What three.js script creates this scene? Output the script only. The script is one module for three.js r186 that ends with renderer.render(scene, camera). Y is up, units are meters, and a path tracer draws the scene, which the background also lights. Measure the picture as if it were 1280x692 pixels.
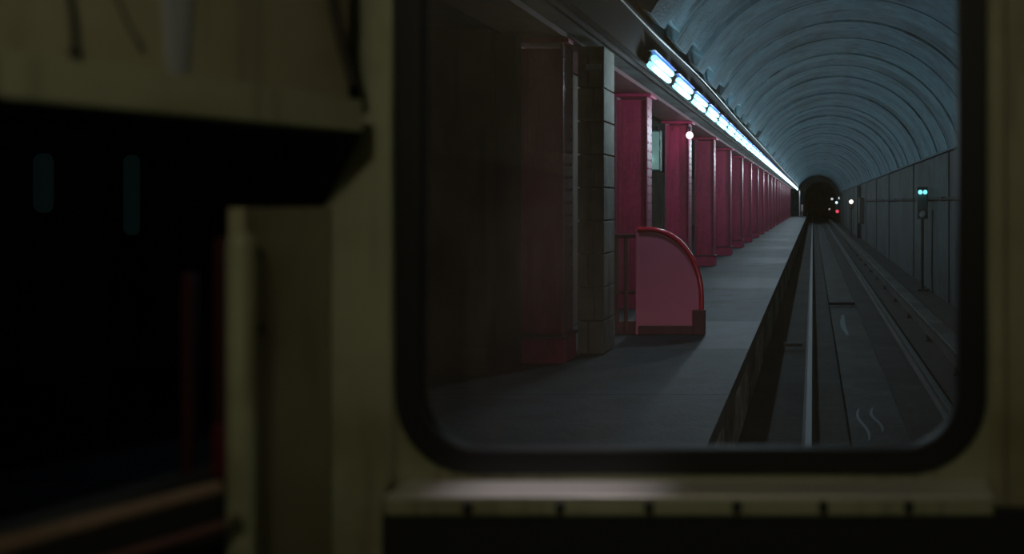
import * as THREE from 'three';
import { mergeGeometries } from 'three/addons/utils/BufferGeometryUtils.js';
import { RoundedBoxGeometry } from 'three/addons/geometries/RoundedBoxGeometry.js';

// ---------------------------------------------------------------- camera, sky, exposure
const F = 1100, VX = 1016, VY = 253, EYE = 2.18;      // focal length in pixels, vanishing point of the track, eye above rail head (m)
const scene = new THREE.Scene();
scene.background = new THREE.Color(0x000000);
const camera = new THREE.PerspectiveCamera(2 * Math.atan(346 / F) * 180 / Math.PI, 1280 / 692, 0.02, 400);
camera.position.set(0, EYE, 0);
camera.lookAt(0, EYE, -10);
camera.setViewOffset(1280, 692, 640 - VX, 346 - VY, 1280, 692);   // shifted lens
camera.focus = 15; camera.userData.fStop = 2.1;
const renderer = new THREE.WebGLRenderer();
renderer.toneMapping = THREE.LinearToneMapping;
renderer.toneMappingExposure = 1.0;
renderer.shadowMap.enabled = true;
const TUBE_LIGHT = new THREE.Color().setRGB(0.7, 0.88, 1.0);
const TUBE_CANDELA = 2.5, CAB_CANDELA = 0.85, HEADLAMP_CANDELA = 2, SILL_CANDELA = 2.0;

// ---------------------------------------------------------------- helpers
const V = (x, y, z) => new THREE.Vector3(x, y, z);
const P = (px, py, d) => V((px - VX) * d / F, EYE + (VY - py) * d / F, -d);      // a pixel at a known distance
let seed = 20240;
const rnd = () => { seed = (seed + 0x6D2B79F5) | 0; let t = Math.imul(seed ^ (seed >>> 15), 1 | seed); t = (t + Math.imul(t ^ (t >>> 7), 61 | t)) ^ t; return ((t ^ (t >>> 14)) >>> 0) / 4294967296; };
const taken = {};
function numbered(n) { const k = taken[n] = (taken[n] ?? -1) + 1; return k ? `${n}_${String(k).padStart(3, '0')}` : n; }

// flat-mapped uv in metres, by the way each face points
function metreUV(g) {
  g = g.index ? g.toNonIndexed() : g;
  const p = g.attributes.position, uv = new Float32Array(p.count * 2), a = V(), b = V(), c = V(), n = V();
  for (let i = 0; i < p.count; i += 3) {
    a.fromBufferAttribute(p, i); b.fromBufferAttribute(p, i + 1); c.fromBufferAttribute(p, i + 2);
    n.crossVectors(b.clone().sub(a), c.clone().sub(a));
    const x = Math.abs(n.x), y = Math.abs(n.y), z = Math.abs(n.z);
    [a, b, c].forEach((q, k) => {
      const [u, v] = x >= y && x >= z ? [q.z, q.y] : y >= z ? [q.x, q.z] : [q.x, q.y];
      uv[(i + k) * 2] = u; uv[(i + k) * 2 + 1] = v;
    });
  }
  g.setAttribute('uv', new THREE.BufferAttribute(uv, 2));
  return g;
}
function mesh(name, geo, mat, parent) {
  if (Array.isArray(geo)) geo = mergeGeometries(geo.map(g => { g = g.index ? g.toNonIndexed() : g; for (const k of Object.keys(g.attributes)) if (!['position', 'normal', 'uv'].includes(k)) g.deleteAttribute(k); return g; }));
  const m = new THREE.Mesh(geo, mat);
  m.name = parent && parent !== scene ? name : numbered(name);
  m.castShadow = m.receiveShadow = true;
  (parent || scene).add(m);
  return m;
}
function group(name, pos, turn = 0) { const g = new THREE.Group(); g.name = numbered(name); if (pos) g.position.copy(pos); g.rotation.y = turn; scene.add(g); return g; }
function tag(o, label, category, grp) { o.userData.label = label; o.userData.category = category; if (grp) o.userData.group = grp; return o; }
function struct(o, label, category) { o.userData.kind = 'structure'; if (label) o.userData.label = label; if (category) o.userData.category = category; return o; }
const box = (w, h, d, x = 0, y = 0, z = 0) => metreUV(new THREE.BoxGeometry(w, h, d).translate(x, y, z));
const span = (x0, x1, y0, y1, z0, z1) => box(Math.abs(x1 - x0), Math.abs(y1 - y0), Math.abs(z1 - z0), (x0 + x1) / 2, (y0 + y1) / 2, (z0 + z1) / 2);
const rbox = (w, h, d, r, x = 0, y = 0, z = 0) => metreUV(new RoundedBoxGeometry(w, h, d, 2, r).translate(x, y, z));
const cyl = (r, h, x = 0, y = 0, z = 0, seg = 16, r2 = r) => new THREE.CylinderGeometry(r2, r, h, seg).translate(x, y, z);
function tube(pts, r, seg = 24, rad = 8) { return new THREE.TubeGeometry(new THREE.CatmullRomCurve3(pts), seg, r, rad, false); }
// a wall standing on the line a-b (x, z), thickness t on its right-hand side when walking a to b
function wallOn(ax, az, bx, bz, y0, y1, t) {
  const dx = bx - ax, dz = bz - az, L = Math.hypot(dx, dz), nx = -dz / L * t, nz = dx / L * t;
  const s = new THREE.Shape([[ax, -az], [bx, -bz], [bx + nx, -(bz + nz)], [ax + nx, -(az + nz)]].map(q => new THREE.Vector2(...q)));
  return metreUV(new THREE.ExtrudeGeometry(s, { depth: y1 - y0, bevelEnabled: false }).rotateX(-Math.PI / 2).translate(0, y0, 0));
}

// ---------------------------------------------------------------- computed textures
function lattice(n, s) { let q = s; const a = new Float32Array(n); for (let i = 0; i < n; i++) { q = (Math.imul(q, 1664525) + 1013904223) | 0; a[i] = (q >>> 0) / 4294967296; } return a; }
function noise(cx, s, cy = cx) {      // periodic value noise on [0,1)
  const a = lattice(cx * cy, s * 7919 + 13), sm = t => t * t * (3 - 2 * t);
  return (u, v) => {
    const x = u * cx, y = v * cy, i = Math.floor(x), j = Math.floor(y), fx = sm(x - i), fy = sm(y - j);
    const at = (m, n) => a[((n % cy + cy) % cy) * cx + (m % cx + cx) % cx];
    return (at(i, j) * (1 - fx) + at(i + 1, j) * fx) * (1 - fy) + (at(i, j + 1) * (1 - fx) + at(i + 1, j + 1) * fx) * fy;
  };
}
function fbm(cells, s, oct = 4) { const ns = []; for (let k = 0; k < oct; k++) ns.push(noise(cells * 2 ** k, s + k)); return (u, v) => { let t = 0, w = 0.5, m = 0; for (const n of ns) { t += n(u, v) * w; m += w; w *= 0.5; } return t / m; }; }
function texture(size, metres, fn, srgb = true) {
  const d = new Uint8Array(size * size * 4);
  for (let j = 0; j < size; j++) for (let i = 0; i < size; i++) {
    const c = fn((i + 0.5) / size, (j + 0.5) / size), o = (j * size + i) * 4;
    for (let k = 0; k < 3; k++) d[o + k] = Math.max(0, Math.min(255, c[k] * 255)); d[o + 3] = 255;
  }
  const t = new THREE.DataTexture(d, size, size); t.wrapS = t.wrapT = THREE.RepeatWrapping; t.magFilter = THREE.LinearFilter; t.minFilter = THREE.LinearMipmapLinearFilter; t.generateMipmaps = true;
  if (srgb) t.colorSpace = THREE.SRGBColorSpace;
  t.repeat.set(1 / metres, 1 / metres); t.needsUpdate = true; return t;
}
const g1 = fbm(4, 1, 5), g2 = fbm(8, 21, 5), g3 = fbm(32, 41, 3), g4 = fbm(6, 61, 4);
const clamp = (x, a = 0, b = 1) => Math.max(a, Math.min(b, x)), step = (a, b, x) => { x = clamp((x - a) / (b - a)); return x * x * (3 - 2 * x); };
const longU = noise(5, 81, 60), longU2 = noise(9, 83, 110), longV = noise(70, 85, 5), longV2 = noise(120, 87, 9);
// vault plaster: u round the arch, v along the track; damp blotches, and seep marks that run round the arch
const texVault = texture(512, 5.1, (u, v) => {
  const blotch = step(0.52, 0.72, g1(u, v)), streak = step(0.58, 0.85, 0.6 * longU(u, v) + 0.4 * longU2(u, v)), gr = g3(u, v);
  const fleck = step(0.68, 0.76, 0.5 * longU2(u, v) + 0.5 * g2(u + 0.4, v)), k = 0.93 - 0.12 * blotch - 0.07 * streak - 0.3 * fleck + 0.3 * (gr - 0.5);
  return [k * (0.95 - 0.05 * blotch), k * 0.98, k];
});
// wall concrete: seep marks run down
const texWall = texture(512, 6, (u, v) => {
  const dark = step(0.5, 0.85, 0.6 * longV(u, v) + 0.4 * longV2(u, v)), pale = step(0.72, 0.9, 0.5 * longV2(u, v + 0.3) + 0.5 * g4(u, v)), gr = g3(u, v);
  const k = 0.78 - 0.3 * dark + 0.35 * pale - 0.2 * step(0.5, 0.7, g1(u, v)) + 0.25 * (gr - 0.5);
  return [k, k, k * 0.98];
});
const texFloor = texture(512, 4, (u, v) => {
  const k = 0.86 - 0.3 * step(0.5, 0.72, g1(u, v)) - 0.25 * step(0.62, 0.7, g2(u, v)) + 0.3 * (g3(u, v) - 0.5);
  return [k, k, k];
});
const texBed = texture(512, 3, (u, v) => {
  const k = 0.75 - 0.35 * step(0.45, 0.65, g1(u, v)) + 0.2 * step(0.66, 0.74, g2(u, v)) + 0.5 * (g3(u, v) - 0.5);
  return [k, k * 0.98, k * 0.96];
});
// red gloss paint with chips and scuffs
const texRed = texture(512, 1.6, (u, v) => {
  const chip = step(0.7, 0.74, 0.55 * g3(u, v) + 0.45 * g2(u, v)), worn = step(0.45, 0.7, 0.5 * longV(u, v) + 0.5 * g1(u, v)), gr = g3(u + 0.3, v);
  const k = 0.95 - 0.1 * worn + 0.2 * (gr - 0.5);
  return [k, k + 0.0, k].map((c, i) => c * (1 - chip) + chip * [0.9, 1, 1][i]);
});
const texOlive = texture(512, 0.9, (u, v) => {
  const dirt = step(0.5, 0.75, g1(u, v)), run = step(0.55, 0.85, 0.6 * longV(u, v) + 0.4 * longV2(u, v)), gr = g2(u, v);
  const k = 0.95 - 0.16 * dirt - 0.1 * run + 0.14 * (gr - 0.5);
  return [k, k * (1 - 0.03 * dirt), k * (1 - 0.1 * dirt)];
});
const texGrime = texture(512, 0.7, (u, v) => {
  const k = 0.09 + 0.05 * step(0.45, 0.8, g1(u, v)) + 0.05 * step(0.55, 0.85, 0.5 * longV(u, v) + 0.5 * g2(u, v)) + 0.02 * g3(u, v);
  return [k, k, k];
}, false);
const texSpeck = texture(256, 0.8, (u, v) => { const k = 0.5 + 0.8 * (g3(u, v) - 0.5) + 0.4 * (g2(u, v) - 0.5); return [k, k, k]; }, false);
const rough = (a, b) => texture(256, 2, (u, v) => { const k = a + (b - a) * step(0.35, 0.65, g2(u, v)); return [k, k, k]; }, false);

// ---------------------------------------------------------------- materials (linear base colours)
const rgb = (r, g, b) => new THREE.Color().setRGB(r, g, b);
const std = (c, r, o = {}) => new THREE.MeshStandardMaterial({ color: c, roughness: r, ...o });
const M = {
  vault: std(rgb(0.11, 0.21, 0.245), 0.85, { map: texVault, bumpMap: texSpeck, bumpScale: 0.01 }),
  vaultB: std(rgb(0.088, 0.172, 0.203), 0.85, { map: texVault, bumpMap: texSpeck, bumpScale: 0.01 }),
  vaultC: std(rgb(0.125, 0.235, 0.262), 0.85, { map: texVault, bumpMap: texSpeck, bumpScale: 0.01 }),
  backing: std(rgb(0.07, 0.115, 0.13), 0.95),
  wall: std(rgb(0.047, 0.087, 0.093), 0.85, { map: texWall, bumpMap: texSpeck, bumpScale: 0.008 }),
  wallB: std(rgb(0.043, 0.079, 0.085), 0.85, { map: texWall, bumpMap: texSpeck, bumpScale: 0.008 }),
  platform: std(rgb(0.026, 0.041, 0.053), 0.75, { map: texFloor, bumpMap: texSpeck, bumpScale: 0.004 }),
  platformB: std(rgb(0.024, 0.038, 0.05), 0.7, { map: texFloor, bumpMap: texSpeck, bumpScale: 0.004 }),
  face: std(rgb(0.26, 0.27, 0.26), 0.9, { map: texBed }),
  bed: std(rgb(0.014, 0.018, 0.019), 1.0, { map: texBed, bumpMap: texSpeck, bumpScale: 0.012 }),
  trough: std(rgb(0.024, 0.034, 0.036), 0.9, { map: texBed, bumpMap: texSpeck, bumpScale: 0.01 }),
  paintedSheen: std(rgb(0.07, 0.09, 0.098), 0.35),  // pale base colour stands in for reflected light on the wet
  tie: std(rgb(0.019, 0.023, 0.024), 0.9, { map: texBed }),
  rail: std(rgb(0.03, 0.028, 0.026), 0.8, { map: texBed }),
  railHead: std(rgb(0.05, 0.066, 0.066), 0.6, { metalness: 0.85 }),
  cover: std(rgb(0.05, 0.055, 0.05), 0.7, { map: texBed }),
  red: std(rgb(0.42, 0.03, 0.1), 0.45, { map: texRed, bumpMap: texSpeck, bumpScale: 0.003 }),
  redEdge: std(rgb(0.3, 0.06, 0.11), 0.5, { map: texRed }),
  redPanel: std(rgb(0.7, 0.18, 0.31), 0.45),
  redRim: std(rgb(0.6, 0.015, 0.05), 0.22),
  girder: std(rgb(0.13, 0.035, 0.045), 0.6, { map: texRed }),
  soffit: std(rgb(0.05, 0.07, 0.07), 0.85, { map: texFloor }),
  fascia: std(rgb(0.012, 0.018, 0.02), 0.85),
  conduit: std(rgb(0.012, 0.014, 0.014), 0.95),
  block: std(rgb(0.26, 0.27, 0.24), 0.9, { map: texWall, bumpMap: texSpeck, bumpScale: 0.006 }),
  blockB: std(rgb(0.22, 0.23, 0.205), 0.9, { map: texWall, bumpMap: texSpeck, bumpScale: 0.006 }),
  mortar: std(rgb(0.03, 0.03, 0.028), 0.95),
  brown: std(rgb(0.1, 0.085, 0.055), 0.85, { map: texWall }),
  enamel: std(rgb(0.55, 0.62, 0.7), 0.4),
  haloBlue: std(rgb(0.015, 0.035, 0.5), 0.5),  // saturated blue put in for the halo round the tubes
  bracket: std(rgb(0.08, 0.11, 0.115), 0.6),  // pale tone stands in for tube light spilling on the fascia
  paleMetal: std(rgb(0.3, 0.36, 0.36), 0.5),
  wire: std(rgb(0.3, 0.34, 0.34), 0.5),
  tube: std(rgb(0.8, 0.9, 0.9), 0.3, { emissive: rgb(0.28, 0.9, 1.0), emissiveIntensity: 2.0 }),
  signalBox: std(rgb(0.04, 0.066, 0.07), 0.8),
  dark: std(rgb(0.012, 0.014, 0.014), 0.7),
  steel: std(rgb(0.06, 0.07, 0.07), 0.5, { metalness: 0.5 }),
  paleBox: std(rgb(0.42, 0.6, 0.56), 0.5, { map: texFloor }),
  olive: std(rgb(0.31, 0.325, 0.205), 0.55, { map: texOlive, bumpMap: texSpeck, bumpScale: 0.001 }),
  oliveB: std(rgb(0.3, 0.285, 0.18), 0.55, { map: texOlive, bumpMap: texSpeck, bumpScale: 0.001 }),
  oliveC: std(rgb(0.33, 0.31, 0.195), 0.6, { map: texOlive, bumpMap: texSpeck, bumpScale: 0.001 }),
  ledge: std(rgb(0.5, 0.48, 0.44), 0.38, { metalness: 0.35 }),
  hose: std(rgb(0.03, 0.024, 0.016), 0.7),
  rubber: std(rgb(0.006, 0.006, 0.006), 0.6),
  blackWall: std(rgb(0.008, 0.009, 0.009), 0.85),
  wood: std(rgb(0.2, 0.14, 0.1), 0.5, { map: texOlive }),
  redRail: std(rgb(0.1, 0.045, 0.04), 0.5),
  redTrim: std(rgb(0.03, 0.004, 0.005), 0.5),
  sideGlass: new THREE.MeshPhysicalMaterial({ color: 0xffffff, roughness: 0.0, transmission: 1, thickness: 0, ior: 1.5, specularIntensity: 0.15 }),
  glass: new THREE.MeshPhysicalMaterial({ color: 0xffffff, roughness: 0.0, transmission: 1, thickness: 0, ior: 1.5 }),
  grime: std(rgb(0.42, 0.36, 0.3), 0.95, { alphaMap: texGrime, transparent: true, depthWrite: false }),
};
const glow = (r, g, b, k) => std(rgb(0.3, 0.3, 0.3), 0.4, { emissive: rgb(r, g, b), emissiveIntensity: k });

// ---------------------------------------------------------------- the tunnel: vault, walls, platform, track
const CX = 0.64, CY = 2.78, R = 2.6, PLAT = 0.6, BED = -0.18, END = 106, BACK = -4;   // distances run ahead of the eye
function arch(r0, r1, a0, a1, d0, d1, seg = 44) {       // a solid ring piece, uv = (metres round, metres along)
  const s = new THREE.Shape(); s.absarc(CX, CY, r1, a0, a1, false); s.absarc(CX, CY, r0, a1, a0, true);
  const g = new THREE.ExtrudeGeometry(s, { depth: d1 - d0, bevelEnabled: false, curveSegments: seg }).translate(0, 0, -d1);
  const p = g.attributes.position, uv = g.attributes.uv;
  for (let i = 0; i < p.count; i++) uv.setXY(i, Math.atan2(p.getY(i) - CY, p.getX(i) - CX) * R, -p.getZ(i));
  // smooth shading round the arch
  const n = g.attributes.normal;
  for (let i = 0; i < p.count; i++) if (Math.abs(n.getZ(i)) < 0.5) {
    const x = p.getX(i) - CX, y = p.getY(i) - CY, l = Math.hypot(x, y), dot = (n.getX(i) * x + n.getY(i) * y) / l;
    if (Math.abs(dot) > 0.9) n.setXYZ(i, Math.sign(dot) * x / l, Math.sign(dot) * y / l, 0);
  }
  return g;
}
const A0 = 14 * Math.PI / 180, A1 = 150.2 * Math.PI / 180;
{
  const vault = struct(group('ceiling'), 'ribbed grey green barrel vault of the tunnel', 'ceiling');
  mesh('vault_backing', arch(R + 0.2, R + 0.36, A0 - 0.1, A1 + 0.12, BACK, END + 1), M.backing, vault);
  const PITCH = 1.7, first = 15.5 - PITCH * 11;
  for (let k = 0; k < 64; k++) {
    const d = first + k * PITCH; if (d < BACK || d + PITCH > END + 0.8) continue;
    const dr = (rnd() - 0.5) * 0.025, rib = 0.92 + 0.1 * (rnd() - 0.5), deep = k % 2 ? 0.1 + 0.07 * rnd() : 0.012;   // every second joint is an open groove
    mesh('vault_rib', arch(R + dr, R + 0.24, A0, A1, d + deep, d + rib), [M.vault, M.vaultC][Math.floor(rnd() * 2)], vault);
    mesh('vault_panel', arch(R + dr + 0.006 + 0.03 * rnd() * rnd(), R + 0.24, A0, A1 - 0.04 - 0.04 * rnd(), d + rib + 0.01, d + PITCH - 0.01), rnd() < 0.35 ? M.vault : M.vaultB, vault);
  }
}
{ // side wall by the track
  const w = struct(group('wall_right'), 'stained concrete tunnel side wall with upright joints', 'wall');
  mesh('wall_core', span(3.23, 3.6, BED - 0.3, 3.5, -BACK, -END - 1), M.wallB, w);
  for (let d = BACK, k = 0; d < END; k++) {
    const L = [3.4, 2.2, 3.4, 1.6][k % 4];
    mesh('wall_panel', span(3.17 + 0.015 * (k % 3), 3.29, BED, 3.36, -d - 0.012, -Math.min(END, d + L) + 0.012), k % 2 ? M.wall : M.wallB, w);
    d += L;
  }
  mesh('cornice', span(3.10, 3.3, 3.37, 3.42, -BACK, -END), M.backing, w);
}
{ // far end: wall round the running tunnel's mouth, and the bore behind it
  const s = new THREE.Shape([[-10, -1], [5, -1], [5, 7], [-10, 7]].map(q => new THREE.Vector2(...q)));
  const h = new THREE.Path(); h.moveTo(0.95 - 1.95, -0.9); h.lineTo(0.95 - 1.95, 2.75); h.absarc(0.95, 2.75, 1.95, Math.PI, 0, true); h.lineTo(0.95 + 1.95, -0.9); s.holes.push(h);
  const w = struct(mesh('wall_far', metreUV(new THREE.ExtrudeGeometry(s, { depth: 0.5, bevelEnabled: false, curveSegments: 24 }).translate(0, 0, -END - 0.5)), M.wall), 'end wall round the dark round tunnel mouth', 'wall');
  const r = new THREE.Shape(); r.absarc(0.95, 2.75, 2.2, 0, Math.PI, false); r.lineTo(-1.25, -1); r.lineTo(-1.0, -1); r.lineTo(-1.0, 2.75); r.absarc(0.95, 2.75, 1.95, Math.PI, 0, true); r.lineTo(2.9, -1); r.lineTo(3.15, -1);
  struct(mesh('running_tunnel', [metreUV(new THREE.ExtrudeGeometry(r, { depth: 60, bevelEnabled: false, curveSegments: 20 }).translate(0, 0, -END - 60.5)), span(-2, 4, -1, 6, -END - 60.5, -END - 60.8)], M.wallB), 'dark narrow running tunnel beyond the station', 'tunnel');
  struct(mesh('wall_back', span(-9, 5, -1, 7, -BACK, -BACK + 0.3), M.backing), 'dark end wall of the tunnel behind the train', 'wall');
}
{ // platform
  const PE = 102, p = struct(group('floor'), 'grey concrete platform floor along the track', 'floor');
  mesh('platform_body', span(-8.4, -0.74, BED - 0.3, PLAT - 0.13, -BACK, -PE), M.face, p);
  for (let d = BACK, k = 0; d < PE - 0.1; d += 2.25, k++) {
    const e = Math.min(PE, d + 2.25);
    mesh('paving_slab', span(-8.4, -0.69, PLAT - 0.13, PLAT, -d - 0.003, -e + 0.003), k % 3 ? M.platform : M.platformB, p);
  }
  const w = struct(mesh('wall_left', span(-8.4, -8.7, BED - 0.3, 4.2, -BACK, -END), M.brown), 'dark brown back wall of the platform', 'wall');
  const s = struct(group('ceiling'), 'flat low soffit above the platform', 'ceiling');
  mesh('soffit_slab', span(-8.7, -1.8, 3.86, 4.04, -BACK, -END), M.soffit, s);
  const fa = new THREE.Shape([[-1.803, 3.68], [-1.683, 4.005], [-1.78, 4.02], [-1.9, 3.7]].map(q => new THREE.Vector2(...q)));
  mesh('edge_fascia', metreUV(new THREE.ExtrudeGeometry(fa, { depth: END + BACK * -1, bevelEnabled: false }).translate(0, 0, -END)), M.fascia, s);
  mesh('upstand', span(-2.3, -1.76, 4.04, 4.5, -BACK, -END), M.backing, s);
  const gi = struct(group('trim'), 'dark red steel girder carried by the platform columns', 'girder');
  gi.name = 'trim_1';
  mesh('web', span(-2.74, -2.66, 3.83, 3.87, -BACK, -END + 3), M.girder, gi);
  mesh('bottom_flange', span(-2.98, -2.43, 3.8, 3.83, -BACK, -END + 3), M.girder, gi);
  mesh('side_plate', span(-2.47, -2.44, 3.83, 3.87, -BACK, -END + 3), M.girder, gi);
}
{ // track
  const f = struct(group('floor'), 'dark dirty concrete track bed with a pale middle drain', 'floor');
  mesh('bed_slab', [span(-0.74, 0.36, BED - 0.3, BED, -BACK, -END - 60), span(1.0, 3.3, BED - 0.3, BED, -BACK, -END - 60)], M.bed, f);
  mesh('drain_floor', span(0.36, 1.0, BED - 0.3, BED - 0.07, -BACK, -END - 60), M.trough, f);
  // running rails
  const rs = (w0, w1, w2) => new THREE.Shape([[-w0, 0], [w0, 0], [w0, 0.012], [0.012, 0.028], [0.012, 0.1], [w1, 0.108], [w1, w2], [-w1, w2], [-w1, 0.108], [-0.012, 0.1], [-0.012, 0.028], [-w0, 0.012]].map(q => new THREE.Vector2(...q)));
  const LX = -0.04, RX = LX + 1.505;
  for (const [x, l] of [[LX, 'worn steel running rail next to the platform'], [RX, 'worn steel running rail next to the power rail']]) {
    const r = tag(group('running_rail', V(x, -0.14, 0)), l, 'rail');
    mesh('rail_body', metreUV(new THREE.ExtrudeGeometry(rs(0.065, 0.034, 0.132), { depth: END + 50, bevelEnabled: false }).translate(0, 0, -END - 50)), M.rail, r);
    mesh('rail_head', metreUV(new THREE.ExtrudeGeometry(new THREE.Shape([[-0.034, 0.132], [0.034, 0.132], [0.03, 0.14], [-0.03, 0.14]].map(q => new THREE.Vector2(...q))), { depth: END + 50, bevelEnabled: false }).translate(0, 0, -END - 50)), M.railHead, r);
  }
  // power rail under its cover board
  const t = tag(group('power_rail', V(1.98, BED, 0)), 'power rail under a dark cover board beside the side wall', 'rail');
  mesh('contact_rail', span(-0.04, 0.04, 0.12, 0.24, -2, -104), M.rail, t);
  mesh('contact_face', span(-0.035, 0.035, 0.24, 0.248, -2, -104), M.railHead, t);
  mesh('cover_board', metreUV(rbox(0.26, 0.03, 102, 0.008, 0.05, 0.36, -53)), M.cover, t);
  for (let d = 6; d < 60; d += 3) { mesh('bracket', [span(0.13, 0.16, 0, 0.35, -d, -d - 0.05), span(-0.06, 0.16, 0, 0.03, -d, -d - 0.12)], M.dark, t); mesh('insulator', cyl(0.045, 0.1, 0, 0.07, -d - 0.05, 10), M.cover, t); }
  // things lying in the bed
  tag(mesh('tie_plank', rbox(0.62, 0.07, 0.16, 0.01, 0.67, BED - 0.0, -20.6), M.tie), 'short dark timber lying across the middle drain', 'plank');
  tag(mesh('debris_plank', rbox(0.3, 0.05, 0.12, 0.01, -0.32, BED + 0.09, -14.1), M.tie), 'small dark plank lying beside the running rail near the platform', 'plank');
  for (const [x, d, sx, sz, l] of [[0.55, 9.7, 0.018, 0.75, 'thin wet streak painted pale as a glint in the drain nearer the platform'], [0.71, 9.9, 0.02, 0.6, 'thin wet streak painted pale as a glint in the drain nearer the side wall'], [0.62, 17.6, 0.05, 1.6, 'pale wet patch in the drain short of the timber']]) {
    const pts = []; for (let i = 0; i < 26; i++) { const t = i / 13 - 1, w = sx * Math.sqrt(Math.max(0, 1 - t * t)), c = (sx < 0.03 ? 0.04 : 0.02) * Math.sin(3 * t + d); pts.push([c + w, t * sz, c - w]); }
    const sh = new THREE.Shape([...pts.map(q => new THREE.Vector2(q[0], q[1])), ...pts.slice(1, -1).reverse().map(q => new THREE.Vector2(q[2], q[1]))]);
    tag(mesh('puddle', metreUV(new THREE.ExtrudeGeometry(sh, { depth: 0.004, bevelEnabled: false }).rotateX(-Math.PI / 2).translate(x, BED - 0.07, -d)), M.paintedSheen), l, 'puddle');
  }
}

// ---------------------------------------------------------------- platform columns
function makeColumn(rivets) {
  const c = group('platform_column');
  const H = 3.75 - PLAT;
  mesh('web', box(0.44, H - 0.05, 0.03, 0, H / 2, 0), M.red, c);
  for (const s of [-1, 1]) {
    mesh('flange', rbox(0.028, H, 0.36, 0.008, s * 0.232, H / 2, 0), M.redEdge, c);
    if (rivets) { const g = []; for (let i = 0; i < 22; i++) for (const e of [-0.12, 0.12]) g.push(new THREE.SphereGeometry(0.016, 8, 6).scale(0.6, 1, 1).translate(s * 0.246, 0.3 + i * 0.128, e)); const r = mesh('rivet_row', g, M.redEdge, c); r.userData.kind = 'stuff'; }
  }
  mesh('cap_plate', rbox(0.62, 0.05, 0.46, 0.01, 0, H + 0.025, 0), M.red, c);
  mesh('base_shoe', rbox(0.54, 0.24, 0.44, 0.012, 0, 0.12, 0), M.red, c);
  mesh('shoe_rim', rbox(0.57, 0.03, 0.47, 0.008, 0, 0.255, 0), M.girder, c);
  return c;
}
const endCol = makeColumn(true), nearCol = makeColumn(true), farCol = makeColumn(false);
const COLS = []; for (let k = 0; k < 21; k++) COLS.push(8.85 + 4.42 * k);
COLS.forEach((d, k) => {
  let c;
  if (k === 0) c = endCol; else if (k === 1) c = nearCol; else if (k === 5) c = farCol; else { c = (k < 5 ? nearCol : farCol).clone(); c.name = numbered('platform_column'); scene.add(c); }
  c.position.set(-2.705, PLAT, -d);
  tag(c, ['dimly lit red steel column between the brown hut and the block pier', 'red steel column standing behind the curved red barrier', 'red steel column with the pale globe lamp on it', 'red steel column next beyond the one with the globe lamp'][k] ?? 'red steel platform column in the long row under the tube lights', 'column', 'row of red platform columns');
});

// ---------------------------------------------------------------- tube lights along the platform edge
function makeFixture() {                                    // local x points away from the fascia, z along the track
  const g = group('tube_light');
  mesh('housing', rbox(0.03, 0.13, 1.56, 0.008, -0.055, 0.02, 0), M.dark, g);
  mesh('halo_fin', metreUV(new THREE.BoxGeometry(0.07, 0.008, 1.46).rotateZ(0.5).translate(-0.012, 0.1, 0)), M.haloBlue, g);  // fin added to draw the blue halo above the tubes
  for (const s of [-1, 1]) {
    mesh('tube', new THREE.CapsuleGeometry(0.037, 1.16 - 0.03 * s, 6, 14).rotateX(Math.PI / 2).translate(0, s * 0.044, -0.025 * s), M.tube, g);
    mesh('lamp_holder', rbox(0.05, 0.13, 0.03, 0.008, -0.02, 0.01, s * 0.765), M.dark, g);
  }
  return g;
}
const fix = makeFixture();
const LAMPX = -1.718, LAMPY = EYE + 1.508, TILT = Math.atan2(-0.35, 0.94);
for (let k = 0; k < 54; k++) {
  const d = 10.0 + 1.7 * k, g = k ? fix.clone() : fix; if (k) { g.name = numbered('tube_light'); scene.add(g); }
  g.position.set(LAMPX, LAMPY, -d); g.rotation.z = TILT;
  tag(g, k ? 'glowing twin fluorescent tube light in the row along the platform edge' : 'glowing twin tube light that begins the row, over the curved red barrier', 'light', 'fluorescent lights over the platform edge');
  const l = new THREE.PointLight(TUBE_LIGHT, TUBE_CANDELA, 0, 2); l.position.set(LAMPX + 0.13, LAMPY - 0.2, -d); l.castShadow = true; l.shadow.radius = 3; l.name = 'tube_glow'; scene.add(l);
  const b = tag(mesh('glow_plate', rbox(0.012, 0.1, 0.5, 0.004), M.bracket), 'pale plate painted as tube glow on the fascia between tube lights', 'bracket', 'pale plates painted as tube glow on the fascia');  // plates added where the tubes cast light on the fascia
  b.position.set(-1.708, 3.958, -(d - 0.75)); b.rotation.z = TILT;
}
{ // cable clipped along the fascia, and a conduit under the soffit
  const pts = [[3, 1.74], [7.2, 1.755], [9, 1.765], [10.4, 1.79], [12.5, 1.835], [14.9, 1.845], [20, 1.825], [30, 1.845], [50, 1.83], [75, 1.845], [104, 1.83]].map(([d, y]) => V(-1.655, EYE + y, -d));
  tag(mesh('wall_cable', tube(pts, 0.012, 160, 6), M.wire), 'thin pale cable strung along the fascia above the tube lights', 'cable');
  tag(mesh('conduit_pipe', tube([V(-2.1, 3.82, 2), V(-2.1, 3.82, -50), V(-2.1, 3.82, -103)], 0.035, 8, 8), M.conduit), 'dark conduit pipe running under the platform soffit', 'pipe');
  const y = EYE + 0.09, w = tag(group('wall_pipe'), 'dark horizontal pipe clipped along the tunnel side wall', 'pipe');
  mesh('pipe', tube([V(3.12, y, 2), V(3.12, y, -50), V(3.12, y, -103)], 0.04, 8, 8), M.conduit, w);
  for (let d = 18; d < 70; d += 3) mesh('clip', span(3.07, 3.19, y - 0.05, y + 0.05, -d, -d - 0.04), M.dark, w);
}

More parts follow.
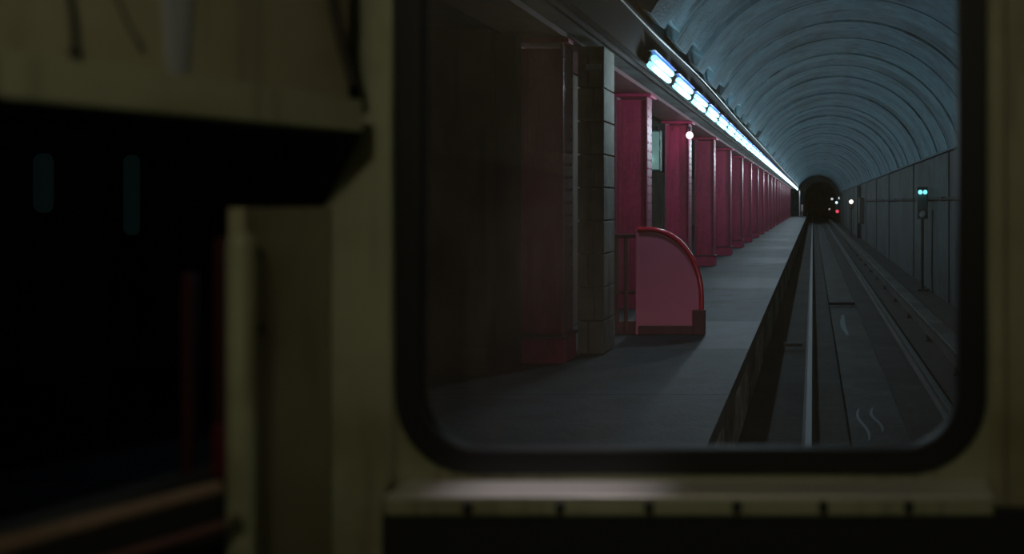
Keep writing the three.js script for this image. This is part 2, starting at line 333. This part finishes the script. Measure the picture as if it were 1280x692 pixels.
// ---------------------------------------------------------------- curved red barrier on the platform
{
  const D = 10.55, S = F / D, b = tag(group('platform_barrier', V((797 - VX) / S, PLAT, -D)), 'red steel barrier panel with a quarter-round tubular rim and side bars', 'barrier');
  const q = (px, py) => [(px - 797) / S, (418 - py) / S];
  const curve = []; const [ax, ay] = q(812, 287), [bx, by] = q(877, 372);
  curve.push(q(797, 287)); for (let i = 0; i <= 14; i++) { const t = i / 14 * Math.PI / 2; curve.push([ax + (bx - ax) * Math.sin(t), by + (ay - by) * Math.cos(t)]); }
  const sh = new THREE.Shape([[0, q(0, 407)[1]], ...curve, [bx, q(0, 407)[1]]].map(c => new THREE.Vector2(...c)));
  mesh('panel', metreUV(new THREE.ExtrudeGeometry(sh, { depth: 0.03, bevelEnabled: false }).translate(0, 0, -0.015)), M.redPanel, b);
  mesh('rim', tube([...curve, [bx, q(0, 390)[1]], [bx, q(0, 410)[1]]].map(c => V(c[0], c[1], 0.01)), 0.032, 60, 10), M.redRim, b);
  mesh('edge_post', rbox(0.045, 1.26, 0.06, 0.012, 0.0, 0.63, 0), M.redPanel, b);
  for (const px of [771, 782]) mesh('side_bar', rbox(0.05, 1.17, 0.05, 0.012, q(px, 0)[0], 0.62, -0.02), M.girder, b);
  mesh('top_bar', rbox(0.3, 0.05, 0.05, 0.012, q(784, 0)[0], q(0, 295)[1], -0.02), M.girder, b);
  mesh('kick_rail', rbox(bx, 0.11, 0.06, 0.012, bx / 2, 0.055, 0), M.girder, b);
  mesh('foot_post', rbox(0.15, 0.3, 0.09, 0.012, bx - 0.03, 0.15, 0.0), M.girder, b);
  mesh('hinge_plate', rbox(0.3, 0.16, 0.04, 0.01, q(784, 0)[0], 0.08, -0.02), M.girder, b);
}

// ---------------------------------------------------------------- block pier and platform hut
{
  const D = 9.12, x0 = (722 - VX) * D / F, x1 = (768 - VX) * 9.6 / F;
  const p = tag(group('block_pier'), 'grey concrete block pier beside the unlit column', 'pier');
  mesh('core', span(x0 + 0.02, x1 - 0.02, PLAT, 3.78, -D - 0.02, -D - 0.46), M.mortar, p);
  let y = PLAT + 0.01, k = 0;
  for (; y < 3.6; k++) {
    const h = 0.345, cut = k % 2 ? 0.62 : 0.4, xm = x0 + (x1 - x0) * cut;
    for (const [a, b] of [[x0, xm - 0.006], [xm + 0.006, x1]]) mesh('block', rbox(b - a, h - 0.014, 0.48, 0.008, (a + b) / 2, y + h / 2, -D - 0.24), rnd() < 0.5 ? M.block : M.blockB, p);
    y += h;
  }
  mesh('cap', rbox(x1 - x0, 0.1, 0.48, 0.01, (x0 + x1) / 2, 3.75, -D - 0.24), M.block, p);
  tag(mesh('name_plate', rbox(0.16, 0.06, 0.02, 0.004, (742 - VX) * D / F, EYE + (VY - 84) * D / F, -D + 0.0105), M.paleMetal), 'small pale plate fixed near the top of the block pier', 'plate');
  const h = tag(group('platform_hut'), 'dark brown plastered hut at the near end of the platform', 'hut');
  mesh('wall_body', span(-8.39, -3.06, PLAT, 3.84, -8.44, -13), M.brown, h);
  mesh('plinth', span(-8.39, -3.04, PLAT, PLAT + 0.2, -8.41, -13), M.brown, h);
  mesh('gap_shade_strip', span(-3.1, -2.85, PLAT, 3.8, -8.45, -8.6), M.dark, h);  // dark strip added, its colour standing in for shade beside the column
  mesh('corner_bead', span(-3.09, -3.045, PLAT + 0.2, 3.84, -8.43, -8.5), M.brown, h);
  for (const [px, py0, py1, w, l] of [[55, 195, 262, 22, 'wider faint green glow standing in for a reflection in the cab side window'], [165, 195, 292, 18, 'narrower faint green glow standing in for a reflection in the cab side window']]) {
    const a = P(px, py0, 8.38), c = P(px, py1, 8.38), t = tag(group('reflection_glow', V(a.x, (a.y + c.y) / 2, -8.38)), l, 'lamp');
    mesh('back_plate', rbox(w * 8 / F + 0.04, a.y - c.y + 0.06, 0.03, 0.008, 0, 0, -0.035), M.dark, t);
    mesh('tube', new THREE.CapsuleGeometry(w * 4 / F, a.y - c.y - 0.1, 6, 12), std(rgb(0.02, 0.03, 0.03), 0.6, { emissive: rgb(0.35, 0.95, 0.85), emissiveIntensity: 0.003 }), t);  // glowing shape added for a tube reflection in the side glass
  }
}

// ---------------------------------------------------------------- lamps, signals and boxes
{
  const at = P(862, 169, 17.4), g = tag(group('globe_lamp', V(-2.42, PLAT + 2.95, -17.4)), 'glowing pinkish white globe lamp on the second red column', 'lamp');
  g.position.y = at.y;
  mesh('bulb', new THREE.SphereGeometry(0.072, 16, 12).translate(at.x + 2.42, 0, 0), glow(1, 0.78, 0.95, 2.5), g);
  mesh('arm', [cyl(0.02, 0.1, at.x + 2.42, 0.11, 0, 8), span(-0.06, at.x + 2.43, 0.14, 0.17, -0.3, 0.015)], M.dark, g);
  const l = new THREE.PointLight(rgb(1, 0.78, 0.95), 0.06, 0, 2); l.position.set(at.x, at.y, at.z + 0.0); l.castShadow = true; l.name = 'globe_glow'; scene.add(l);
}
{
  const D = 19.6, a = P(811, 163, D), b = P(826, 214, D);
  const g = tag(group('notice_box', V((a.x + b.x) / 2, b.y, -D)), 'faintly lit pale green notice box hanging between the first lit red columns', 'box');
  mesh('body', rbox(b.x - a.x + 0.1, a.y - b.y, 0.2, 0.02, -0.04, (a.y - b.y) / 2, 0), M.paleBox, g);
  mesh('light_panel', rbox(b.x - a.x + 0.04, a.y - b.y - 0.08, 0.01, 0.004, -0.04, (a.y - b.y) / 2, 0.106), std(rgb(0.3, 0.4, 0.38), 0.4, { emissive: rgb(0.5, 1, 0.95), emissiveIntensity: 0.14 }), g);
  mesh('hanger', [box(0.04, 3.86 - a.y, 0.04, -0.12, a.y - b.y + (3.86 - a.y) / 2, 0), box(0.04, 3.86 - a.y, 0.04, 0.06, a.y - b.y + (3.86 - a.y) / 2, 0)], M.dark, g);
  mesh('indicator_lamp', rbox(0.07, 0.13, 0.04, 0.015, -0.085, (214 - 199) * D / F, 0.13), glow(0.6, 1, 0.92, 1.3), g);
  const l = new THREE.PointLight(rgb(0.6, 1, 0.92), 0.02); l.position.copy(P(814, 199, D)); l.position.z += 0.25; l.castShadow = true; scene.add(l);
}
function signal(name, label, x, d, top, lenses, base = BED) {
  const g = tag(group(name, V(x, base, -d)), label, 'signal');
  mesh('base_plate', rbox(0.3, 0.05, 0.3, 0.01, 0, 0.025, -0.05), M.dark, g);
  const ys = lenses.map(q => q[1]), lo = Math.min(...ys) - 0.14, hi = Math.max(...ys) + 0.14;
  mesh('post', cyl(0.045, lo - base, 0, (lo - base) / 2, -0.05, 10), M.dark, g);
  mesh('head', rbox(0.3, hi - lo, 0.16, 0.03, 0, (lo + hi) / 2 - base, -0.06), M.signalBox, g);
  for (const [dx, y, r, mat, light, k] of lenses) {
    mesh('lens', new THREE.SphereGeometry(r, 14, 10).scale(1, 1, 0.5).translate(dx, y - base, 0.03), mat, g);
    mesh('hood', new THREE.CylinderGeometry(r + 0.015, r + 0.02, 0.1, 14, 1, true, Math.PI * 0.5, Math.PI).rotateX(Math.PI / 2).translate(dx, y - base, 0.06), M.dark, g);
    if (light) { const l = new THREE.PointLight(light, k, 0, 2); l.position.set(x + dx, y, -d + 0.12); l.castShadow = true; scene.add(l); }
  }
  return g;
}
{
  const up = (py, d) => EYE + (VY - py) * d / F;
  const teal = rgb(0.2, 0.95, 1), white = rgb(1, 0.93, 0.85);
  let d = 23.6; const s1 = signal('tunnel_signal', 'tunnel signal showing twin teal lights beside the side wall', 137 * d / F, d, up(300, d), [[-0.06, up(240, d), 0.06, glow(0.2, 0.95, 1, 1.4), teal, 0.03], [0.07, up(240, d), 0.06, glow(0.2, 0.95, 1, 1.4)], [0, up(267, d), 0.1, std(rgb(0.35, 0.38, 0.38), 0.4)]]);
  d = 62; signal('tunnel_signal', 'distant tunnel signal with a single warm white light on a dark mast', 48 * d / F, d, up(268, d), [[0, up(252, d), 0.15, glow(1, 0.9, 0.8, 2.2), white, 0.1], [0, up(258.5, d), 0.11, std(rgb(0.3, 0.1, 0.06), 0.4)]]);
  d = 103; signal('tunnel_signal', 'farthest tunnel signal with a pale blue light above a red one', 30 * d / F, d, up(272, d), [[-0.03, up(253, d), 0.16, glow(0.55, 0.9, 1, 1.4), rgb(0.55, 0.9, 1), 0.1], [0.05, up(264, d), 0.2, glow(1, 0.06, 0.12, 0.9), rgb(1, 0.06, 0.12), 0.1]]);
  for (const [px, py, r, k, l, dd, top] of [[1040, 248.5, 0.15, 0.7, 'dim white lamp hung just above the farthest tunnel signal', 107, 4.2], [1049.7, 247.5, 0.17, 0.9, 'brighter white lamp on the wall beside the farthest tunnel signal', 105.6, 0], [1036.7, 261.3, 0.11, 0.35, 'small faint white lamp low in the dark tunnel mouth', 107, 4.4]]) {
    const p = P(px, py, dd), g = tag(group('tunnel_lamp', p), l, 'lamp');
    mesh('bulb', new THREE.SphereGeometry(r, 12, 8), glow(0.85, 0.95, 1, k), g);
    mesh('lamp_bracket', top ? rbox(0.05, top + 0.1 - p.y, 0.05, 0.01, 0, (top + 0.1 - p.y) / 2, 0) : rbox(0.1, 0.1, 0.5, 0.02, 0, r + 0.02, -0.2), M.dark, g);
  }
  // wall cabinet and the pale pilaster by it
  const c = tag(group('wall_cabinet', V(3.1, up(279, 55), -55)), 'dark upright cabinet fixed to the side wall near the distant signal', 'cabinet');
  mesh('body', rbox(0.34, 1.6, 1.2, 0.02, -0.05, 0.8, 0), M.dark, c); mesh('door', rbox(0.26, 1.5, 0.03, 0.01, -0.05, 0.8, 0.61), M.steel, c);
  struct(mesh('trim', span(2.95, 3.2, BED, 3.3, -58.6, -60.2), M.wall), 'pale shallow pilaster on the side wall beyond the cabinet', 'pilaster').name = 'trim_2';
  // conduit down the wall below the first signal
  tag(mesh('drop_pipe', tube([V(3.1, EYE - 0.2, -22.9), V(3.1, 1, -22.9), V(3.1, 0.3, -22.95), V(3.1, BED, -22.9)], 0.03, 12, 8), M.steel), 'grey pipe dropping down the side wall by the teal signal', 'pipe');
  // far end of the platform
  const e = P(1002.5, 260, 100); tag(mesh('end_board', [rbox(0.24, 0.75, 0.06, 0.02, e.x, e.y, -100.6), cyl(0.03, 0.9, e.x, PLAT + 0.45, -100.6, 8)], std(rgb(0.6, 0.42, 0.45), 0.5)), 'small pinkish board on a post at the far platform end', 'board');
  const gp = P(999.5, 255, 99); tag(mesh('end_post', rbox(0.1, 2.9, 0.1, 0.02, gp.x, PLAT + 1.45, -99), M.paleMetal), 'pale upright post at the far platform end', 'post');
}

// ---------------------------------------------------------------- the driver's cab
const CF = 1.2;                                             // distance of the front wall
const fr = (px, py, d = CF) => { const p = P(px, py, d); return new THREE.Vector2(p.x, p.y); };
function roundRect(S, px0, py0, px1, py1, r) {              // in pixels of the front wall
  const a = fr(px0, py1), b = fr(px1, py0), q = r * CF / F;
  S.moveTo(a.x + q, a.y); S.lineTo(b.x - q, a.y); S.absarc(b.x - q, a.y + q, q, -Math.PI / 2, 0, false); S.lineTo(b.x, b.y - q); S.absarc(b.x - q, b.y - q, q, 0, Math.PI / 2, false);
  S.lineTo(a.x + q, b.y); S.absarc(a.x + q, b.y - q, q, Math.PI / 2, Math.PI, false); S.lineTo(a.x, a.y + q); S.absarc(a.x + q, a.y + q, q, Math.PI, 1.5 * Math.PI, false); return S;
}
{
  const poly = pts => new THREE.Shape(pts.map(q => fr(...q)));
  const ext = (s, depth, z) => metreUV(new THREE.ExtrudeGeometry(s, { depth, bevelEnabled: false, curveSegments: 24 }).translate(0, 0, z));
  // front wall with the window opening
  const s = poly([[470, 720], [1247, 720], [1247, -560], [470, -560]]); s.holes.push(roundRect(new THREE.Path(), 499, -190, 1229, 588, 96));
  const w = struct(group('wall_front'), 'olive painted front wall of the cab round the windscreen', 'wall');
  mesh('window_panel', ext(s, 0.04, -CF - 0.04), M.olive, w);
  mesh('seam_strip', span(fr(484, 0).x, fr(497, 0).x, fr(0, 605).y, fr(0, -560).y, -CF + 0.004, -CF), M.oliveB, w);
  mesh('door_edge_strip', metreUV(rbox(0.022, 1.6, 0.02, 0.006, fr(1247, 0).x, 2.3, -CF)), M.oliveB, w);
  mesh('right_panel', span(fr(1247, 0).x, 1.75, 1.0, 3.08, -CF, -CF - 0.04), M.oliveB, w);
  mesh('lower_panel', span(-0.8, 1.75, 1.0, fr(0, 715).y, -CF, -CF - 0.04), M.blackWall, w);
  // windscreen
  const win = struct(group('window_1'), 'large round cornered windscreen in a black rubber gasket', 'window');
  const gk = roundRect(new THREE.Shape(), 497, -192, 1231, 590, 98); gk.holes.push(roundRect(new THREE.Path(), 525, -164, 1200, 563, 76));
  mesh('gasket', metreUV(new THREE.ExtrudeGeometry(gk, { depth: 0.02, bevelEnabled: true, bevelSize: 0.003, bevelThickness: 0.003, bevelSegments: 2, curveSegments: 24 }).translate(0, 0, -CF - 0.018)), M.rubber, win);
  mesh('pane', new THREE.ShapeGeometry(roundRect(new THREE.Shape(), 520, -169, 1205, 568, 80), 20).translate(0, 0, -CF - 0.012), M.glass, win);
  mesh('grime_film', metreUV(new THREE.ShapeGeometry(roundRect(new THREE.Shape(), 520, -169, 1205, 568, 80), 20).translate(0, 0, -CF - 0.0105)), M.grime, win);
  // sill lip under the windscreen
  const L = struct(group('trim_3'), 'pale metal sill lip under the windscreen with small clips', 'trim');
  const y = EYE - 0.378, xa = fr(480, 0, 1.135).x, xb = fr(1243, 0, 1.135).x;
  mesh('sill_top', metreUV(rbox(xb - xa, 0.006, 0.066, 0.0028, (xa + xb) / 2, y - 0.003, -1.168)), M.ledge, L);
  mesh('sill_front', metreUV(rbox(xb - xa, 0.021, 0.012, 0.004, (xa + xb) / 2, y - 0.0165, -1.141)), M.olive, L);
  for (const px of [585, 700, 811, 921, 1029, 1136]) mesh('clip', rbox(0.012, 0.014, 0.008, 0.003, fr(px, 0, 1.134).x, y - 0.014, -1.134), M.rubber, L);
  // black desk under the sill
  tag(mesh('driving_desk', [span(fr(478, 0, 1.14).x, 1.7, 1.002, y - 0.0275, -1.14, -1.175)], M.blackWall), 'black desk front below the windscreen sill', 'desk');
  // corner post: tall panel with a slanted cut for the side window
  const D2 = 1.185, po = pts => new THREE.Shape(pts.map(q => fr(q[0], q[1], D2)));
  const cw = struct(group('wall_corner'), 'olive painted corner panel between windscreen and side window', 'wall');
  mesh('corner_panel', metreUV(new THREE.ExtrudeGeometry(po([[404, 760], [404, 262], [412, 250], [455, 168], [450, 110], [428, 0], [420, -400], [486, -400], [484, 600], [474, 640], [474, 760]]), { depth: 0.05, bevelEnabled: true, bevelSize: 0.004, bevelThickness: 0.004, bevelSegments: 2 }).translate(0, 0, -D2 - 0.054)), M.olive, cw);
  // lower post with a rounded edge and screws
  const yt = EYE - 0.006, onPost = px => { const d = 0.646 * F / (VX - px); return [-0.646, d]; };   // the post face runs along the side of the cab
  const post = struct(group('trim_4'), 'short olive post with rounded edge and two screws beside the side window', 'post');
  mesh('post_face', wallOn(-0.646, -1.0, -0.647, -1.18, 1.0, yt, -0.018), M.oliveC, post);
  mesh('round_edge', metreUV(new THREE.CapsuleGeometry(0.0155, yt - 1.06, 8, 16).translate(-0.6475, (yt + 1.0) / 2 - 0.012, -0.998)), M.olive, post);
  for (const [px, py] of [[324, 318], [325, 411]]) { const [x, d] = onPost(px); mesh('screw', new THREE.SphereGeometry(0.0055, 10, 8).scale(0.6, 1, 1).translate(x, P(px, py, d).y, -d), M.rubber, post); }
}
{ // side: header over the side window, sill bars, window, lower wall
  const a = P(-140, 0, 0.66), b = P(0, 0, 0.758), c = P(453, 0, 1.13);
  const yb = EYE + 0.09, hd = struct(group('wall_header'), 'olive painted header box over the side window', 'wall');
  hd.name = 'trim_5';
  const line = [[c.x, c.z], [b.x, b.z], [a.x, a.z], [-0.86, 0.9]];
  const lip = [], up = [], un = [];
  for (let i = 0; i < 3; i++) { const [x0, z0] = line[i], [x1, z1] = line[i + 1]; lip.push(wallOn(x1, z1, x0, z0, yb, yb + 0.042, -0.05)); up.push(wallOn(x1, z1, x0, z0, yb + 0.03, 3.08, -0.03).translate(-0.018, 0, 0)); un.push(wallOn(x1, z1, x0, z0, yb - 0.001, yb + 0.002, -0.16)); }
  mesh('header_lip', lip, M.olive, hd);
  mesh('header_panel', up, M.oliveB, hd);
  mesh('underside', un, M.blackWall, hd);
  const onHead = px => 0.9666 / (0.328 - (px - VX) / F) - 0.002;
  tag(mesh('highlight_rib', new THREE.CylinderGeometry(0.026, 0.011, 0.2, 16).scale(0.16, 1, 1).translate(0, 0.1, 0).rotateY(-0.317).translate(P(222, 0, onHead(222)).x, P(0, 92, onHead(222)).y, -onHead(222)), std(rgb(0.26, 0.275, 0.285), 0.5)), 'pale tapering rib added as a painted highlight on the header panel', 'rib');  // rib added; its pale colour stands in for a reflected highlight
  tag(mesh('vent_hose', tube([...[[410, -60], [416, 0], [426, 50], [437, 90], [441, 106]].map(([x, y]) => P(x, y, onHead(x) - 0.004))], 0.006, 20, 10), M.hose), 'black hose running down beside the corner panel', 'hose');
  for (const [pts, r, l] of [[[[84, -20], [90, 10], [93, 40], [94, 66]], 0.0028, 'thick dark drip of grease on the header panel'], [[[140, -20], [158, 25], [176, 58]], 0.0014, 'thin dark drip of grease on the header panel']]) {
    const q = pts.map(([x, y]) => P(x, y, onHead(x))); tag(mesh('grease_drip', [tube(q, r, 16, 6), new THREE.SphereGeometry(r * 2, 10, 8).translate(q[q.length - 1].x, q[q.length - 1].y, q[q.length - 1].z)], M.rubber), l, 'drip');
  }
  // sill bars of the side window
  const bar = (p0, p1, r, mat, name, l) => tag(mesh(name, tube([p0, p0.clone().lerp(p1, 0.5), p1], r, 8, 12), mat), l, 'rail');
  const ys = -0.294;
  bar(V(-0.77, EYE + ys - 0.006, -0.66), V(-0.624, EYE + ys - 0.006, -0.925), 0.0085, M.wood, 'sill_rail', 'brown upper rail along the side window sill');
  bar(V(-0.765, EYE + ys - 0.047, -0.66), V(-0.624, EYE + ys - 0.047, -0.93), 0.0055, M.redRail, 'sill_rail', 'thin red lower rail below the side window sill');
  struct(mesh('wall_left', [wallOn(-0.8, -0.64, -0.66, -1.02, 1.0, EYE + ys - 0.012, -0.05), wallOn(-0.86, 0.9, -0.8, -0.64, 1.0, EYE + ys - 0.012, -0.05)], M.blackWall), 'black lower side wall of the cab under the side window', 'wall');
  const w2 = struct(group('window_2'), 'dark side window of the cab', 'window');
  const gx = [[-0.92, 0.9], [-0.9, -0.6], [-0.72, -1.12]];
  mesh('pane', [wallOn(...gx[0], ...gx[1], EYE + ys, yb + 0.02, -0.002), wallOn(...gx[1], ...gx[2], EYE + ys, yb + 0.02, -0.002)], M.sideGlass, w2);
  mesh('jamb', metreUV(rbox(0.012, 0.25, 0.012, 0.003, P(236, 0, 1.0).x, P(0, 478, 1.0).y, -1.0)), M.redTrim, w2);
  mesh('jamb', metreUV(rbox(0.02, 0.3, 0.02, 0.004, P(282, 0, 1.04).x, P(0, 455, 1.04).y, -1.04)), M.redTrim, w2);
  mesh('latch', rbox(0.02, 0.06, 0.02, 0.004, P(280, 0, 1.0).x, P(0, 562, 1.0).y, -1.0), std(rgb(0.06, 0.005, 0.008), 0.45), w2);
  // the rest of the cab
  struct(mesh('wall_right', span(1.72, 1.78, 1.0, 3.08, 0.9, -CF - 0.04), M.oliveB), 'drab side wall of the cab on the wall side', 'wall').name = 'wall_cab_side';
  struct(mesh('wall_back', span(-0.95, 1.78, 1.0, 3.08, 0.9, 0.95), M.oliveB), 'drab back wall of the cab', 'wall').name = 'wall_cab_back';
  struct(mesh('floor', span(-0.95, 1.78, 0.94, 1.0, 0.95, -CF - 0.04), M.blackWall), 'black floor of the cab', 'floor');
  struct(mesh('ceiling', span(-0.95, 1.78, 3.08, 3.14, 0.95, -CF - 0.04), M.oliveB), 'drab ceiling of the cab', 'ceiling');
  const lp = tag(group('cab_lamp', V(-0.3, 3.08, 0.2)), 'small round cab ceiling lamp behind the viewer', 'lamp');
  mesh('lamp_base', cyl(0.09, 0.02, 0, -0.01, 0, 24), M.dark, lp); mesh('lamp_lens', new THREE.SphereGeometry(0.07, 20, 10, 0, Math.PI * 2, Math.PI / 2, Math.PI / 2).scale(1, 0.4, 1).translate(0, -0.02, 0), glow(1, 0.95, 0.75, 1), lp);
  const cl = new THREE.PointLight(rgb(1, 0.94, 0.72), CAB_CANDELA, 0, 2); cl.position.set(-0.3, 3.0, 0.2); cl.castShadow = true; cl.shadow.radius = 3.5; cl.name = 'cab_glow'; scene.add(cl);
}

{ // small hooded lamp over the sill, and the train's headlamps outside
  const x = -0.375, g = tag(group('sill_lamp', V(x, 3.08, -1.1)), 'small hooded lamp on the cab ceiling shining down on the sill', 'lamp');
  mesh('hood', cyl(0.035, 0.1, 0, -0.05, 0, 18, 0.02), M.dark, g); mesh('lamp_lens', cyl(0.025, 0.006, 0, -0.1, 0, 16), glow(0.9, 0.85, 1, 1), g);
  const l = new THREE.SpotLight(rgb(1, 0.9, 1), SILL_CANDELA, 0, 0.155, 1, 2); l.position.set(x, 2.97, -1.1); l.target.position.set(x + 0.03, EYE - 0.378, -1.155); l.castShadow = true; l.name = 'sill_glow'; scene.add(l, l.target);
  for (const [hx, lab, tx] of [[-0.35, 'train headlamp under the windscreen on the platform side', -1.1], [1.6, 'added fill headlamp under the windscreen on the wall side', -0.6]]) {
    const h = tag(group('train_headlamp', V(hx, 1.3, -1.24)), lab, 'headlamp');
    mesh('bowl', new THREE.CylinderGeometry(0.1, 0.07, 0.12, 24).rotateX(-Math.PI / 2).translate(0, 0, -0.06), M.steel, h);
    mesh('lamp_lens', new THREE.CylinderGeometry(0.088, 0.088, 0.012, 24).rotateX(Math.PI / 2).translate(0, 0, -0.125), glow(1, 0.9, 0.75, 3), h);
    const q = new THREE.SpotLight(rgb(1, 0.9, 0.82), hx < 0 ? HEADLAMP_CANDELA : 12 * HEADLAMP_CANDELA, 0, hx < 0 ? 0.85 : 0.28, 0.95, 2); q.position.set(hx, 1.3, -1.4); q.target.position.set(tx, hx < 0 ? 1.2 : -0.15, hx < 0 ? -10 : -8.5); q.castShadow = true; q.shadow.radius = 4; q.name = 'headlamp_beam'; scene.add(q, q.target);  // wall-side beam boosted and narrowed, an added fill for the platform face
  }
}

scene.traverse(o => { if (o.isMesh) o.castShadow = o.receiveShadow = true; });
renderer.render(scene, camera);
